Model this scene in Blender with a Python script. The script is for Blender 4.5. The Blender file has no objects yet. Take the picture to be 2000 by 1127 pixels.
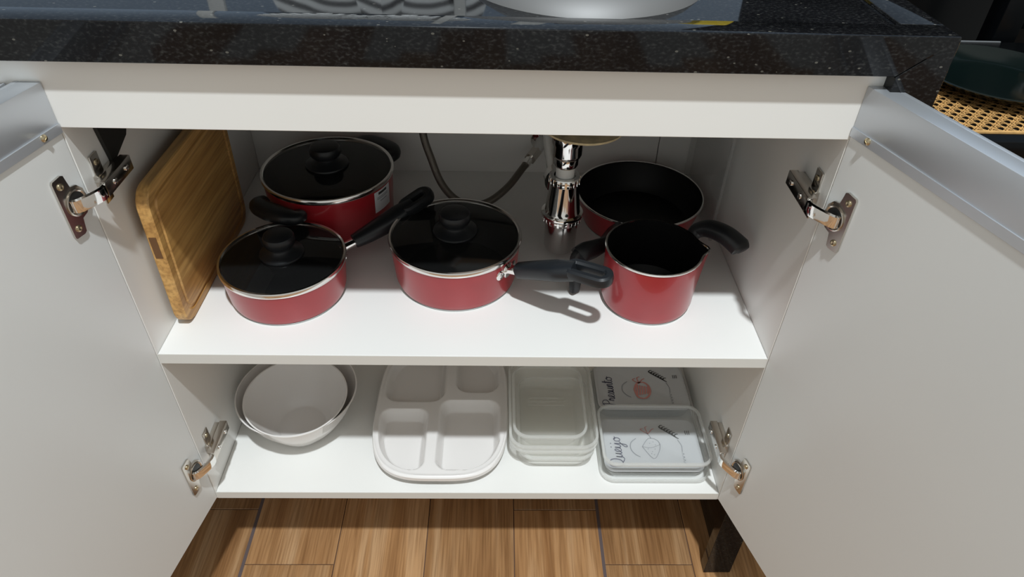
import bpy, bmesh, math, random
from math import sin, cos, pi, radians
from mathutils import Vector, Matrix
random.seed(7)
S = bpy.context.scene
C = S.collection

# ------------------------------------------------------------------ camera
cam_d = bpy.data.cameras.new('camera')
cam = bpy.data.objects.new('camera', cam_d); C.objects.link(cam); S.camera = cam
cam_d.sensor_width = 36; cam_d.sensor_fit = 'HORIZONTAL'
cam_d.lens = 1343.1/2000*36; cam_d.clip_start = .02; cam_d.clip_end = 50
YAW, PITCH, ROLL = 0.03116801, 0.68504578, 0.02997451
fw = Vector((sin(YAW)*cos(PITCH), cos(YAW)*cos(PITCH), -sin(PITCH)))
rt = Vector((cos(YAW), -sin(YAW), 0)); up = rt.cross(fw)
r2 = rt*cos(ROLL) + up*sin(ROLL); u2 = -rt*sin(ROLL) + up*cos(ROLL)
M = Matrix((r2, u2, -fw)).transposed().to_4x4()
M.translation = Vector((0.03606833, -0.6131269, 0.61231737))
cam.matrix_world = M

# ------------------------------------------------------------------ world, lamp, exposure
w = bpy.data.worlds.new('room_light'); S.world = w; w.use_nodes = True
bg = w.node_tree.nodes['Background']
bg.inputs[0].default_value = (.955, .97, .925, 1); bg.inputs[1].default_value = .56
vs = S.view_settings
vs.view_transform = 'Standard'; vs.look = 'None'; vs.gamma = 1; vs.use_curve_mapping = False
vs.exposure = 0
S.cycles.transparent_max_bounces = 24      # clear boxes are nested four deep
ld = bpy.data.lights.new('ceiling_downlight', 'AREA'); ld.shape = 'DISK'; ld.size = .13
ld.energy = 126; ld.color = (.90, .965, 1.0)
lo = bpy.data.objects.new('ceiling_downlight', ld); C.objects.link(lo)
lo.location = (.25, -1.30, 3.40)
lo.rotation_euler = (Vector((0, .1, 0)) - lo.location).to_track_quat('-Z', 'Y').to_euler()

# ------------------------------------------------------------------ materials
def mat(name, col, rough=.5, metal=0, spec=.5, coat=0, bump=None, noise=None, trans=None, sheen=0):
    m = bpy.data.materials.new(name); m.use_nodes = True
    nt = m.node_tree; b = nt.nodes['Principled BSDF']
    b.inputs['Base Color'].default_value = (*col, 1)
    b.inputs['Roughness'].default_value = rough
    b.inputs['Metallic'].default_value = metal
    b.inputs['Specular IOR Level'].default_value = spec
    b.inputs['Coat Weight'].default_value = coat
    b.inputs['Coat Roughness'].default_value = .06
    tc = nt.nodes.new('ShaderNodeTexCoord')
    if noise:
        sc, amt = noise
        n = nt.nodes.new('ShaderNodeTexNoise'); n.inputs['Scale'].default_value = sc; n.inputs['Detail'].default_value = 4
        nt.links.new(tc.outputs['Object'], n.inputs['Vector'])
        r = nt.nodes.new('ShaderNodeValToRGB')
        r.color_ramp.elements[0].position = .3; r.color_ramp.elements[1].position = .7
        r.color_ramp.elements[0].color = (*[c*(1-amt) for c in col], 1)
        r.color_ramp.elements[1].color = (*[min(1, c*(1+amt)) for c in col], 1)
        nt.links.new(n.outputs[0], r.inputs[0]); nt.links.new(r.outputs[0], b.inputs['Base Color'])
    if bump:
        sc, st = bump
        n = nt.nodes.new('ShaderNodeTexNoise'); n.inputs['Scale'].default_value = sc; n.inputs['Detail'].default_value = 3
        nt.links.new(tc.outputs['Object'], n.inputs['Vector'])
        bp = nt.nodes.new('ShaderNodeBump'); bp.inputs['Strength'].default_value = st; bp.inputs['Distance'].default_value = .001
        nt.links.new(n.outputs[0], bp.inputs['Height']); nt.links.new(bp.outputs[0], b.inputs['Normal'])
    return m

def mat_clear(name, col, alpha, rough=.12, fres=True, diff=(.9, .9, .9)):
    """thin see-through sheet: transparent + a little milky plastic + gloss"""
    m = bpy.data.materials.new(name); m.use_nodes = True
    nt = m.node_tree; nt.nodes.clear()
    out = nt.nodes.new('ShaderNodeOutputMaterial')
    tr = nt.nodes.new('ShaderNodeBsdfTransparent'); tr.inputs[0].default_value = (*col, 1)
    d1 = nt.nodes.new('ShaderNodeBsdfDiffuse'); d1.inputs[0].default_value = (*diff, 1)
    d2 = nt.nodes.new('ShaderNodeBsdfTranslucent'); d2.inputs[0].default_value = (*diff, 1)
    df = nt.nodes.new('ShaderNodeMixShader'); df.inputs[0].default_value = .5
    nt.links.new(d1.outputs[0], df.inputs[1]); nt.links.new(d2.outputs[0], df.inputs[2])
    gl = nt.nodes.new('ShaderNodeBsdfGlossy'); gl.inputs['Roughness'].default_value = rough
    m1 = nt.nodes.new('ShaderNodeMixShader'); m1.inputs[0].default_value = alpha
    nt.links.new(tr.outputs[0], m1.inputs[1]); nt.links.new(df.outputs[0], m1.inputs[2])
    m2 = nt.nodes.new('ShaderNodeMixShader'); fr = nt.nodes.new('ShaderNodeLayerWeight'); fr.inputs[0].default_value = .5
    pwr = nt.nodes.new('ShaderNodeMath'); pwr.operation = 'POWER'; pwr.inputs[1].default_value = 3.5; nt.links.new(fr.outputs['Facing'], pwr.inputs[0])
    mad = nt.nodes.new('ShaderNodeMath'); mad.operation = 'MULTIPLY_ADD'; mad.inputs[1].default_value = .40; mad.inputs[2].default_value = .035
    nt.links.new(pwr.outputs[0], mad.inputs[0]); nt.links.new(mad.outputs[0], m2.inputs[0]); nt.links.new(m1.outputs[0], m2.inputs[1]); nt.links.new(gl.outputs[0], m2.inputs[2])
    nt.links.new(m2.outputs[0], out.inputs[0])
    return m

def mat_granite():
    m = bpy.data.materials.new('black_granite'); m.use_nodes = True
    nt = m.node_tree; b = nt.nodes['Principled BSDF']; tc = nt.nodes.new('ShaderNodeTexCoord')
    mp = nt.nodes.new('ShaderNodeMapping'); mp.inputs['Scale'].default_value = (1, 1.6, 1.6)
    nt.links.new(tc.outputs['Object'], mp.inputs[0])
    n1 = nt.nodes.new('ShaderNodeTexNoise'); n1.inputs['Scale'].default_value = 260; n1.inputs['Detail'].default_value = 5
    n2 = nt.nodes.new('ShaderNodeTexNoise'); n2.inputs['Scale'].default_value = 14; n2.inputs['Detail'].default_value = 3
    v = nt.nodes.new('ShaderNodeTexVoronoi'); v.inputs['Scale'].default_value = 150
    for n in (n1, n2, v): nt.links.new(mp.outputs[0], n.inputs['Vector'])
    r1 = nt.nodes.new('ShaderNodeValToRGB'); e = r1.color_ramp.elements
    e[0].position = .46; e[0].color = (.005, .005, .006, 1); e[1].position = .80; e[1].color = (.050, .050, .048, 1)
    mid = r1.color_ramp.elements.new(.58); mid.color = (.011, .0115, .0125, 1)
    r2_ = nt.nodes.new('ShaderNodeValToRGB'); e = r2_.color_ramp.elements
    e[0].position = .015; e[0].color = (1, 1, 1, 1); e[1].position = .09; e[1].color = (0, 0, 0, 1)
    # only a few cells of the voronoi carry a bright fleck
    th = nt.nodes.new('ShaderNodeMath'); th.operation = 'GREATER_THAN'; th.inputs[1].default_value = .955
    sp = nt.nodes.new('ShaderNodeSeparateColor'); nt.links.new(v.outputs['Color'], sp.inputs[0]); nt.links.new(sp.outputs[0], th.inputs[0])
    ml = nt.nodes.new('ShaderNodeMath'); ml.operation = 'MULTIPLY'
    mr = nt.nodes.new('ShaderNodeMath'); mr.operation = 'LESS_THAN'; mr.inputs[1].default_value = .22
    nt.links.new(v.outputs['Distance'], mr.inputs[0]); nt.links.new(mr.outputs[0], ml.inputs[0]); nt.links.new(th.outputs[0], ml.inputs[1])
    mx = nt.nodes.new('ShaderNodeMixRGB'); mx.inputs[2].default_value = (.12, .115, .10, 1)
    nt.links.new(n1.outputs[0], r1.inputs[0]); nt.links.new(r1.outputs[0], mx.inputs[1]); nt.links.new(ml.outputs[0], mx.inputs[0])
    m3 = nt.nodes.new('ShaderNodeMixRGB'); m3.blend_type = 'MULTIPLY'; m3.inputs[0].default_value = .7
    r3 = nt.nodes.new('ShaderNodeValToRGB'); r3.color_ramp.elements[0].position = .35; r3.color_ramp.elements[1].position = .65
    r3.color_ramp.elements[0].color = (.45, .45, .45, 1)
    nt.links.new(n2.outputs[0], r3.inputs[0]); nt.links.new(mx.outputs[0], m3.inputs[1]); nt.links.new(r3.outputs[0], m3.inputs[2])
    nt.links.new(m3.outputs[0], b.inputs['Base Color'])
    b.inputs['Roughness'].default_value = .05; b.inputs['Specular IOR Level'].default_value = .28
    return m

def mat_wood(name, c0, c1, c2, axis, sc=1.0, rand=.0, rough=.35, ring=30):
    m = bpy.data.materials.new(name); m.use_nodes = True
    nt = m.node_tree; b = nt.nodes['Principled BSDF']; tc = nt.nodes.new('ShaderNodeTexCoord')
    oi = nt.nodes.new('ShaderNodeObjectInfo')
    off = nt.nodes.new('ShaderNodeVectorMath'); off.operation = 'ADD'
    cm = nt.nodes.new('ShaderNodeCombineXYZ'); k = nt.nodes.new('ShaderNodeMath'); k.operation = 'MULTIPLY'; k.inputs[1].default_value = 37.
    nt.links.new(oi.outputs['Random'], k.inputs[0]); nt.links.new(k.outputs[0], cm.inputs[0]); nt.links.new(k.outputs[0], cm.inputs[1]); nt.links.new(k.outputs[0], cm.inputs[2])
    nt.links.new(tc.outputs['Object'], off.inputs[0]); nt.links.new(cm.outputs[0], off.inputs[1])
    mp = nt.nodes.new('ShaderNodeMapping'); s = [18*sc]*3; s['xyz'.index(axis)] = 1.3*sc
    mp.inputs['Scale'].default_value = s; nt.links.new(off.outputs[0], mp.inputs[0])
    n = nt.nodes.new('ShaderNodeTexNoise'); n.inputs['Scale'].default_value = 1.0; n.inputs['Detail'].default_value = 6; n.inputs['Distortion'].default_value = 1.2
    nt.links.new(mp.outputs[0], n.inputs['Vector'])
    mp2 = nt.nodes.new('ShaderNodeMapping'); s = [ring*8*sc]*3; s['xyz'.index(axis)] = 8*sc
    mp2.inputs['Scale'].default_value = s; nt.links.new(off.outputs[0], mp2.inputs[0])
    n2 = nt.nodes.new('ShaderNodeTexNoise'); n2.inputs['Scale'].default_value = 1.0; n2.inputs['Detail'].default_value = 3
    nt.links.new(mp2.outputs[0], n2.inputs['Vector'])
    r = nt.nodes.new('ShaderNodeValToRGB'); e = r.color_ramp.elements
    e[0].position = .3; e[0].color = (*c0, 1); e[1].position = .72; e[1].color = (*c2, 1)
    q = e.new(.5); q.color = (*c1, 1)
    nt.links.new(n.outputs[0], r.inputs[0])
    mx = nt.nodes.new('ShaderNodeMixRGB'); mx.blend_type = 'MULTIPLY'; mx.inputs[0].default_value = .75
    r2_ = nt.nodes.new('ShaderNodeValToRGB'); r2_.color_ramp.elements[0].position = .32; r2_.color_ramp.elements[1].position = .6
    r2_.color_ramp.elements[0].color = (.55, .5, .45, 1)
    nt.links.new(n2.outputs[0], r2_.inputs[0]); nt.links.new(r.outputs[0], mx.inputs[1]); nt.links.new(r2_.outputs[0], mx.inputs[2])
    hs = nt.nodes.new('ShaderNodeHueSaturation'); mv = nt.nodes.new('ShaderNodeMapRange')
    mv.inputs['To Min'].default_value = 1-rand; mv.inputs['To Max'].default_value = 1+rand
    nt.links.new(oi.outputs['Random'], mv.inputs['Value']); nt.links.new(mv.outputs[0], hs.inputs['Value'])
    nt.links.new(mx.outputs[0], hs.inputs['Color']); nt.links.new(hs.outputs[0], b.inputs['Base Color'])
    bp = nt.nodes.new('ShaderNodeBump'); bp.inputs['Strength'].default_value = .15; bp.inputs['Distance'].default_value = .001
    nt.links.new(n2.outputs[0], bp.inputs['Height']); nt.links.new(bp.outputs[0], b.inputs['Normal'])
    b.inputs['Roughness'].default_value = rough
    return m

MEL = mat('white_melamine', (.80, .792, .765), .38, noise=(2.5, .02))
MELD = mat('white_melamine_door', (.72, .735, .73), .33, noise=(3, .015))
EDGE = mat('melamine_edge_band', (.70, .69, .655), .45)
ALU = mat('brushed_aluminium', (.60, .63, .67), .42, metal=.75, noise=(6, .04))
CHROME = mat('chrome', (.86, .85, .83), .06, metal=1)
CHROMED = mat('dull_chrome', (.58, .56, .55), .13, metal=1)
NICK = mat('nickel_plated_steel', (.62, .58, .53), .2, metal=1)
NICKD = mat('dark_hinge_slot', (.02, .02, .02), .4)
BRUSHL = mat('satin_steel', (.17, .17, .17), .55, metal=.6, noise=(5, .05))
SCREW = mat('yellow_zinc_screw', (.55, .47, .32), .3, metal=1)
GRAN = mat_granite()
RED = mat('red_enamel', (.34, .014, .021), .34, coat=.45, noise=(30, .06))
BLACKIN = mat('black_nonstick', (.006, .006, .0065), .42, spec=.22)
BAKE = mat('black_bakelite', (.011, .012, .014), .38, spec=.4)
BAKEG = mat('dark_grey_bakelite', (.013, .0155, .019), .36, spec=.4)
STEEL = mat('polished_rim_steel', (.82, .80, .78), .16, metal=1)
BRUSH = mat('brushed_steel', (.62, .62, .62), .27, metal=1, noise=(4, .05))
GLASS = mat_clear('lid_glass', (.62, .62, .62), .015, .03)
CLEAR = mat_clear('clear_plastic', (.985, .99, .99), .16, .12, diff=(.93, .95, .95))
MILKY = mat_clear('milky_plastic', (.99, .99, .98), .24, .2, diff=(.97, .97, .94))
RIMW = mat_clear('milky_plastic_rim', (.98, .98, .97), .42, .2, diff=(.95, .96, .95))
SHEET = mat_clear('clear_acrylic', (.97, .97, .97), .12, .10)
PORC = mat('white_melamine_ware', (.80, .775, .755), .22, spec=.5, coat=.2)
BAMB = mat_wood('bamboo', (.46, .235, .065), (.60, .335, .105), (.72, .44, .16), 'y', 1.3, 0, .45, 22)
BAMBD = mat('bamboo_dark_core', (.15, .07, .025), .6)
OAK = mat_wood('oak_floor_tile', (.27, .130, .050), (.39, .210, .092), (.50, .31, .165), 'y', 1.15, .19, .32, 34)
GROUT = mat('dark_floor_joint', (.10, .055, .04), .8)
GROUTW = mat('wide_grey_grout', (.10, .072, .070), .8)
PLAST = mat('grey_white_plastic', (.62, .62, .60), .4)
PUTTY = mat('aged_sealant', (.60, .50, .30), .7, noise=(60, .35))
BRAID = mat('braided_steel', (.19, .17, .145), .32, metal=.9, bump=(900, .8))
WALLT = mat('pale_blue_tile', (.25, .32, .42), .25)
INK = mat('dark_blue_print', (.07, .07, .12), .6)
INKG = mat('grey_print', (.30, .31, .33), .6)
INKR = mat('pink_red_print', (.62, .27, .24), .6)
INKK = mat('black_print', (.03, .03, .03), .6)
PAPER = mat('white_sticker', (.72, .73, .75), .6)
LIDW = mat('pale_grey_plastic_lid', (.56, .57, .58), .3)
BLK = mat('black_lacquer', (.0025, .003, .0035), .22, spec=.12)
CANE = mat('woven_cane', (.62, .36, .13), .5, noise=(90, .2))
GREENG = mat('dark_green_stoneware', (.003, .0065, .006), .14, spec=.25)
YEL = mat('yellow_sponge', (.75, .55, .03), .8)
BLKSTEEL = mat('black_steel', (.014, .013, .011), .5)

# ------------------------------------------------------------------ mesh helpers (all coordinates are world metres)
def origin(p):
    o = Vector((0, 0, 0))
    while p: o = o + p.location; p = p.parent
    return o
def obj(name, bm, m, parent=None, smooth=True, label=None):
    if parent is not None:
        o_ = origin(parent)
        bmesh.ops.translate(bm, verts=bm.verts, vec=-o_)
    me = bpy.data.meshes.new(name)
    bmesh.ops.recalc_face_normals(bm, faces=bm.faces)
    bm.to_mesh(me); bm.free()
    me.materials.append(m)
    if smooth:
        me.shade_smooth()
        try: me.set_sharp_from_angle(angle=radians(38))
        except Exception: pass
    o = bpy.data.objects.new(name, me); C.objects.link(o)
    if parent is not None: o.parent = parent
    if label: o['label'] = label
    return o
def recenter(o):
    """put a single-mesh thing's origin at its base centre"""
    vs_ = [v.co for v in o.data.vertices]
    c = Vector(((min(v.x for v in vs_)+max(v.x for v in vs_))/2, (min(v.y for v in vs_)+max(v.y for v in vs_))/2, min(v.z for v in vs_)))
    for v in o.data.vertices: v.co -= c
    o.location = c
def thing(name, label, cat, loc, group=None):
    o = bpy.data.objects.new(name, None); C.objects.link(o); o.location = loc; o.empty_display_size = .02
    o['label'] = label; o['category'] = cat
    if group: o['group'] = group
    return o
def tag(o, label, cat, group=None):
    o['label'] = label; o['category'] = cat
    if group: o['group'] = group
    if o.location.length == 0: recenter(o)
    return o
def struct(name, bm, m, smooth=False):
    o = obj(name, bm, m, None, smooth); o['kind'] = 'structure'; return o

def box(bm, x0, x1, y0, y1, z0, z1, bev=0, seg=2, mtx=None):
    t = bmesh.new(); bmesh.ops.create_cube(t, size=1)
    for v in t.verts:
        v.co = Vector(((x0+x1)/2+v.co.x*(x1-x0), (y0+y1)/2+v.co.y*(y1-y0), (z0+z1)/2+v.co.z*(z1-z0)))
    if bev: bmesh.ops.bevel(t, geom=list(t.edges)+list(t.verts), offset=bev, segments=seg, affect='EDGES', profile=.5)
    if mtx is not None: bmesh.ops.transform(t, matrix=mtx, verts=t.verts)
    merge(bm, t)
def merge(bm, t):
    vm = {v: bm.verts.new(v.co) for v in t.verts}
    for f in t.faces:
        try: bm.faces.new([vm[v] for v in f.verts])
        except ValueError: pass
    t.free()
def lathe(bm, prof, c=(0, 0, 0), seg=64, closed=False, mtx=None):
    t = bmesh.new(); rings = []
    for r, z in prof:
        if r < 1e-6: rings.append([t.verts.new((0, 0, z))])
        else: rings.append([t.verts.new((r*cos(2*pi*i/seg), r*sin(2*pi*i/seg), z)) for i in range(seg)])
    pr = list(zip(rings, rings[1:]))
    if closed: pr.append((rings[-1], rings[0]))
    for a, b in pr:
        for i in range(seg):
            j = (i+1) % seg
            if len(a) == 1 and len(b) == 1: continue
            if len(a) == 1: t.faces.new((a[0], b[i], b[j]))
            elif len(b) == 1: t.faces.new((a[i], b[0], a[j]))
            else: t.faces.new((a[i], b[i], b[j], a[j]))
    if mtx is not None: bmesh.ops.transform(t, matrix=mtx, verts=t.verts)
    bmesh.ops.translate(t, verts=t.verts, vec=Vector(c))
    merge(bm, t)
def catmull(P, n=6, closed=False):
    P = [Vector(p) for p in P]; out = []; N = len(P)
    for i in range(N if closed else N-1):
        if closed: a, b, c_, d = P[(i-1) % N], P[i], P[(i+1) % N], P[(i+2) % N]
        else: a, b, c_, d = P[max(i-1, 0)], P[i], P[i+1], P[min(i+2, N-1)]
        for k in range(n):
            t = k/n
            out.append(.5*((2*b)+(-a+c_)*t+(2*a-5*b+4*c_-d)*t*t+(-a+3*b-3*c_+d)*t**3))
    if not closed: out.append(P[-1].copy())
    return out
def sweep(bm, path, wh, upv=(0, 0, 1), seg=12, closed=False, power=2.0):
    """tube along path; wh = list of (halfwidth, halfheight) control values spread along it"""
    n = len(path); rings = []; upv = Vector(upv)
    for i, p in enumerate(path):
        a = path[(i-1) % n] if (closed or i) else path[0]; b = path[(i+1) % n] if (closed or i < n-1) else path[-1]
        t = (b-a).normalized(); s = t.cross(upv).normalized(); u = s.cross(t).normalized()
        f = i/max(1, n-1)*(len(wh)-1); k = min(int(f), len(wh)-2) if len(wh) > 1 else 0; q = f-k
        w0, h0 = wh[k]; w1, h1 = wh[min(k+1, len(wh)-1)]; ww = w0+(w1-w0)*q; hh = h0+(h1-h0)*q
        rg = []
        for j in range(seg):
            an = 2*pi*j/seg; cx, sx = cos(an), sin(an); e = 2/power
            rg.append(bm.verts.new(p+s*ww*math.copysign(abs(cx)**e, cx)+u*hh*math.copysign(abs(sx)**e, sx)))
        rings.append(rg)
    for i in range(n if closed else n-1):
        a, b = rings[i], rings[(i+1) % n]
        for j in range(seg): bm.faces.new((a[j], a[(j+1) % seg], b[(j+1) % seg], b[j]))
    if not closed: bm.faces.new(rings[0]); bm.faces.new(rings[-1])
def cyl(bm, a, b, r, seg=20):
    a, b = Vector(a), Vector(b); d = (b-a).normalized()
    u = Vector((0, 0, 1)) if abs(d.z) < .9 else Vector((0, 1, 0))
    sweep(bm, [a, b], [(r, r)], u, seg)
def rrect(w_, d_, r, cx, cy, z, n=6):
    pts = []; r = min(r, w_/2-1e-4, d_/2-1e-4)
    for qx, qy, a0 in ((1, 1, 0), (-1, 1, 90), (-1, -1, 180), (1, -1, 270)):
        for k in range(n+1):
            a = radians(a0+90*k/n); pts.append((cx+qx*(w_/2-r)+r*cos(a), cy+qy*(d_/2-r)+r*sin(a), z))
    return pts
def loft(bm, loops, cap0=True, cap1=True):
    L = [[bm.verts.new(p) for p in l] for l in loops]; n = len(L[0])
    for a, b in zip(L, L[1:]):
        for i in range(n): bm.faces.new((a[i], a[(i+1) % n], b[(i+1) % n], b[i]))
    if cap0: bm.faces.new(L[0])
    if cap1: bm.faces.new(L[-1])
def tub(bm, cx, cy, z0, z1, w_, d_, taper, r, t=.0012, lip=.004, thick=False):
    """open box with lip: w,d at the top rim"""
    wb, db = w_-2*taper, d_-2*taper
    mid = [rrect(wb-.010, db-.010, r-.005, cx, cy, z0), rrect(wb-.004, db-.004, r-.002, cx, cy, z0+.0009), rrect(wb, db, r, cx, cy, z0+.0045)]
    top = [rrect(w_, d_, r, cx, cy, z1-.006), rrect(w_+2*lip, d_+2*lip, r+lip, cx, cy, z1-.005), rrect(w_+2*lip, d_+2*lip, r+lip, cx, cy, z1-.0008),
           rrect(w_+2*lip-.002, d_+2*lip-.002, r+lip, cx, cy, z1), rrect(w_+.001, d_+.001, r, cx, cy, z1), rrect(w_-2*t, d_-2*t, r-t, cx, cy, z1-.003)]
    inn = [rrect(wb-2*t, db-2*t, r, cx, cy, z0+.004), rrect(wb-2*t-.5*r, db-2*t-.5*r, r, cx, cy, z0+t)]
    loft(bm, (mid+top+inn) if thick else (mid+[rrect(w_, d_, r, cx, cy, z1-.0005)])[::-1], thick, True)

# ------------------------------------------------------------------ key sizes
H = .382; ZB = -.2912; ZR = .305; D = .464; ZF = -.50; YC = -.015; ZC = .375; ZT = .411

# ------------------------------------------------------------------ setting: floor of oak look planks, wall
bm = bmesh.new(); box(bm, -1.55, 1.95, -2.2, 1.05, ZF-.03, ZF-.0025); floor = struct('floor', bm, GROUT)
pw, pl = .1537, .600
x0 = -.2338
bmp = bmesh.new(); box(bmp, -pw/2+.0007, pw/2-.0007, -pl/2+.0007, pl/2-.0007, -.008, 0, .0006, 1)
pm = bpy.data.meshes.new('plank'); bmp.to_mesh(pm); bmp.free(); pm.materials.append(OAK)
phase = {0: .02, 1: .26, 2: .31, 3: .106}
for c in range(-9, 14):
    ph = {0: .30, 1: .22, 2: .106, 3: .0}.get(c % 4)   # column 0 starts at x0
    if c < 0 and c % 4 == 3: ph = .0
    if c == -2: ph = .106
    gap = 0
    xs = x0+c*pw + (.0 if c < 3 else .0)
    for r in range(-5, 3):
        yc = ph+.0+r*pl+pl/2
        if yc-pl/2 > 1.05 or yc+pl/2 < -2.25: continue
        p = bpy.data.objects.new('plank', pm); C.objects.link(p); p.parent = floor
        p.location = (xs+pw/2, yc, ZF)
for k, (xg) in enumerate((x0-pw, x0+3*pw)):
    bm = bmesh.new(); box(bm, xg-.0028, xg+.0028, -2.2, 1.04, ZF-.004, ZF+.0002)
    g = obj('grout_line', bm, GROUTW, floor, False)
bm = bmesh.new(); box(bm, -1.6, 2.0, 1.06, 1.16, ZF, 2.0); wb = struct('wall_back', bm, WALLT)
bm = bmesh.new(); box(bm, -1.6, .452, .60, .70, ZF, 1.5); struct('wall_middle', bm, WALLT)

# ------------------------------------------------------------------ base cabinet
cab = thing('base_cabinet', 'white open sink base cabinet with two shelf levels and two wide open doors', 'cabinet', (0, .23, ZB-.015))
def part(name, m, parent, *b, bev=.0006, label=None, smooth=False):
    bm = bmesh.new(); box(bm, *b, bev, 1); return obj(name, bm, m, parent, smooth, label)
part('side_panel', MEL, cab, -H-.016, -H, 0, D+.006, ZB-.015, ZC-.004)
part('side_panel', MEL, cab, H, H+.016, 0, D+.006, ZB-.015, ZC-.004)
part('back_panel', MEL, cab, -H+.0002, .316, D, D+.006, ZB, .34)
part('back_panel', MEL, cab, .3175, H-.0002, D+.001, D+.006, ZB, .34)
part('front_rail', MEL, cab, -.56, H+.0155, -.0008, .016, ZR, ZC-.0045)
# neighbouring stretch of the run on the left is its own thing (below)
sh = part('shelf', MEL, cab, -H+.0003, H-.0003, .001, D-.0003, -.016, 0)
bm = bmesh.new(); box(bm, -H+.0003, H-.0003, 0, .0011, -.0158, -.0002); obj('edge_band', bm, EDGE, sh, False)
bp_ = part('bottom_panel', MEL, cab, -H+.0003, H-.0003, .001, D-.0003, ZB-.015, ZB)
bm = bmesh.new(); box(bm, -H+.0003, H-.0003, 0, .0011, ZB-.0148, ZB-.0002); obj('edge_band', bm, EDGE, bp_, False)
# black steel bracket, upper left inside
bm = bmesh.new()
t = [(-.3815, .046, .286), (-.3815, .126, .286), (-.3815, .095, .250), (-.3815, .054, .236)]
a = [bm.verts.new(p) for p in t]; b = [bm.verts.new((p[0]+.004, p[1], p[2])) for p in t]
bm.faces.new(a); bm.faces.new(b)
for i in range(4): bm.faces.new((a[i], a[(i+1) % 4], b[(i+1) % 4], b[i]))
box(bm, -.3815, -.30, .046, .126, .286, .289)
obj('support_bracket', bm, BLKSTEEL, cab, False, 'black steel support bracket')

def door_frame(side, ang):
    a = radians(ang); dd = Vector((side*sin(a), -cos(a), 0)); n = Vector((-side*cos(a), -sin(a), 0))  # n = inner face normal, towards the opening
    m = Matrix((dd, n, Vector((0, 0, 1)))).transposed().to_4x4()   # local: x along the door, y out of the inner face, z up
    m.translation = Vector((side*.3822, -.0012, 0)); return m
DW = .398
def make_door(side, ang, ztop):
    m = door_frame(side, ang); z0 = -.3025; za = ztop-.051
    bm = bmesh.new(); box(bm, 0, DW, -.018, 0, z0, za, .0006, 1, m)
    d = obj('door', bm, MELD, cab, False)
    bm = bmesh.new()
    box(bm, 0, DW, -.019, .0008, za+.0003, ztop, .0009, 2, m)                   # body of the aluminium profile
    box(bm, 0, DW, .0006, .0018, za+.0003, za+.010, .0003, 1, m)          # lip over the board
    box(bm, 0, DW, -.024, -.0188, ztop-.012, ztop, .0009, 2, m)                  # finger pull
    al = obj('aluminium_handle', bm, ALU, d)
    for s_ in (.024, .36):
        bm = bmesh.new(); lathe(bm, [(0, .0026), (.0022, .0024), (.0036, .0012), (.0038, 0)], seg=16, mtx=m @ Matrix.Translation((s_, .0016, za+.006)) @ Matrix.Rotation(-pi/2, 4, 'X'))
        box(bm, -.0022, .0022, -.0004, .0004, .0024, .0031, 0, 1, m @ Matrix.Translation((s_, .0016, za+.006)) @ Matrix.Rotation(-pi/2, 4, 'X') @ Matrix.Rotation(.6, 4, 'Z'))
        obj('screw', bm, SCREW, al)
    return d, m
dL, mL = make_door(-1, 10.5, .351)
dR, mR = make_door(1, 16.5, .3605)

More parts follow.
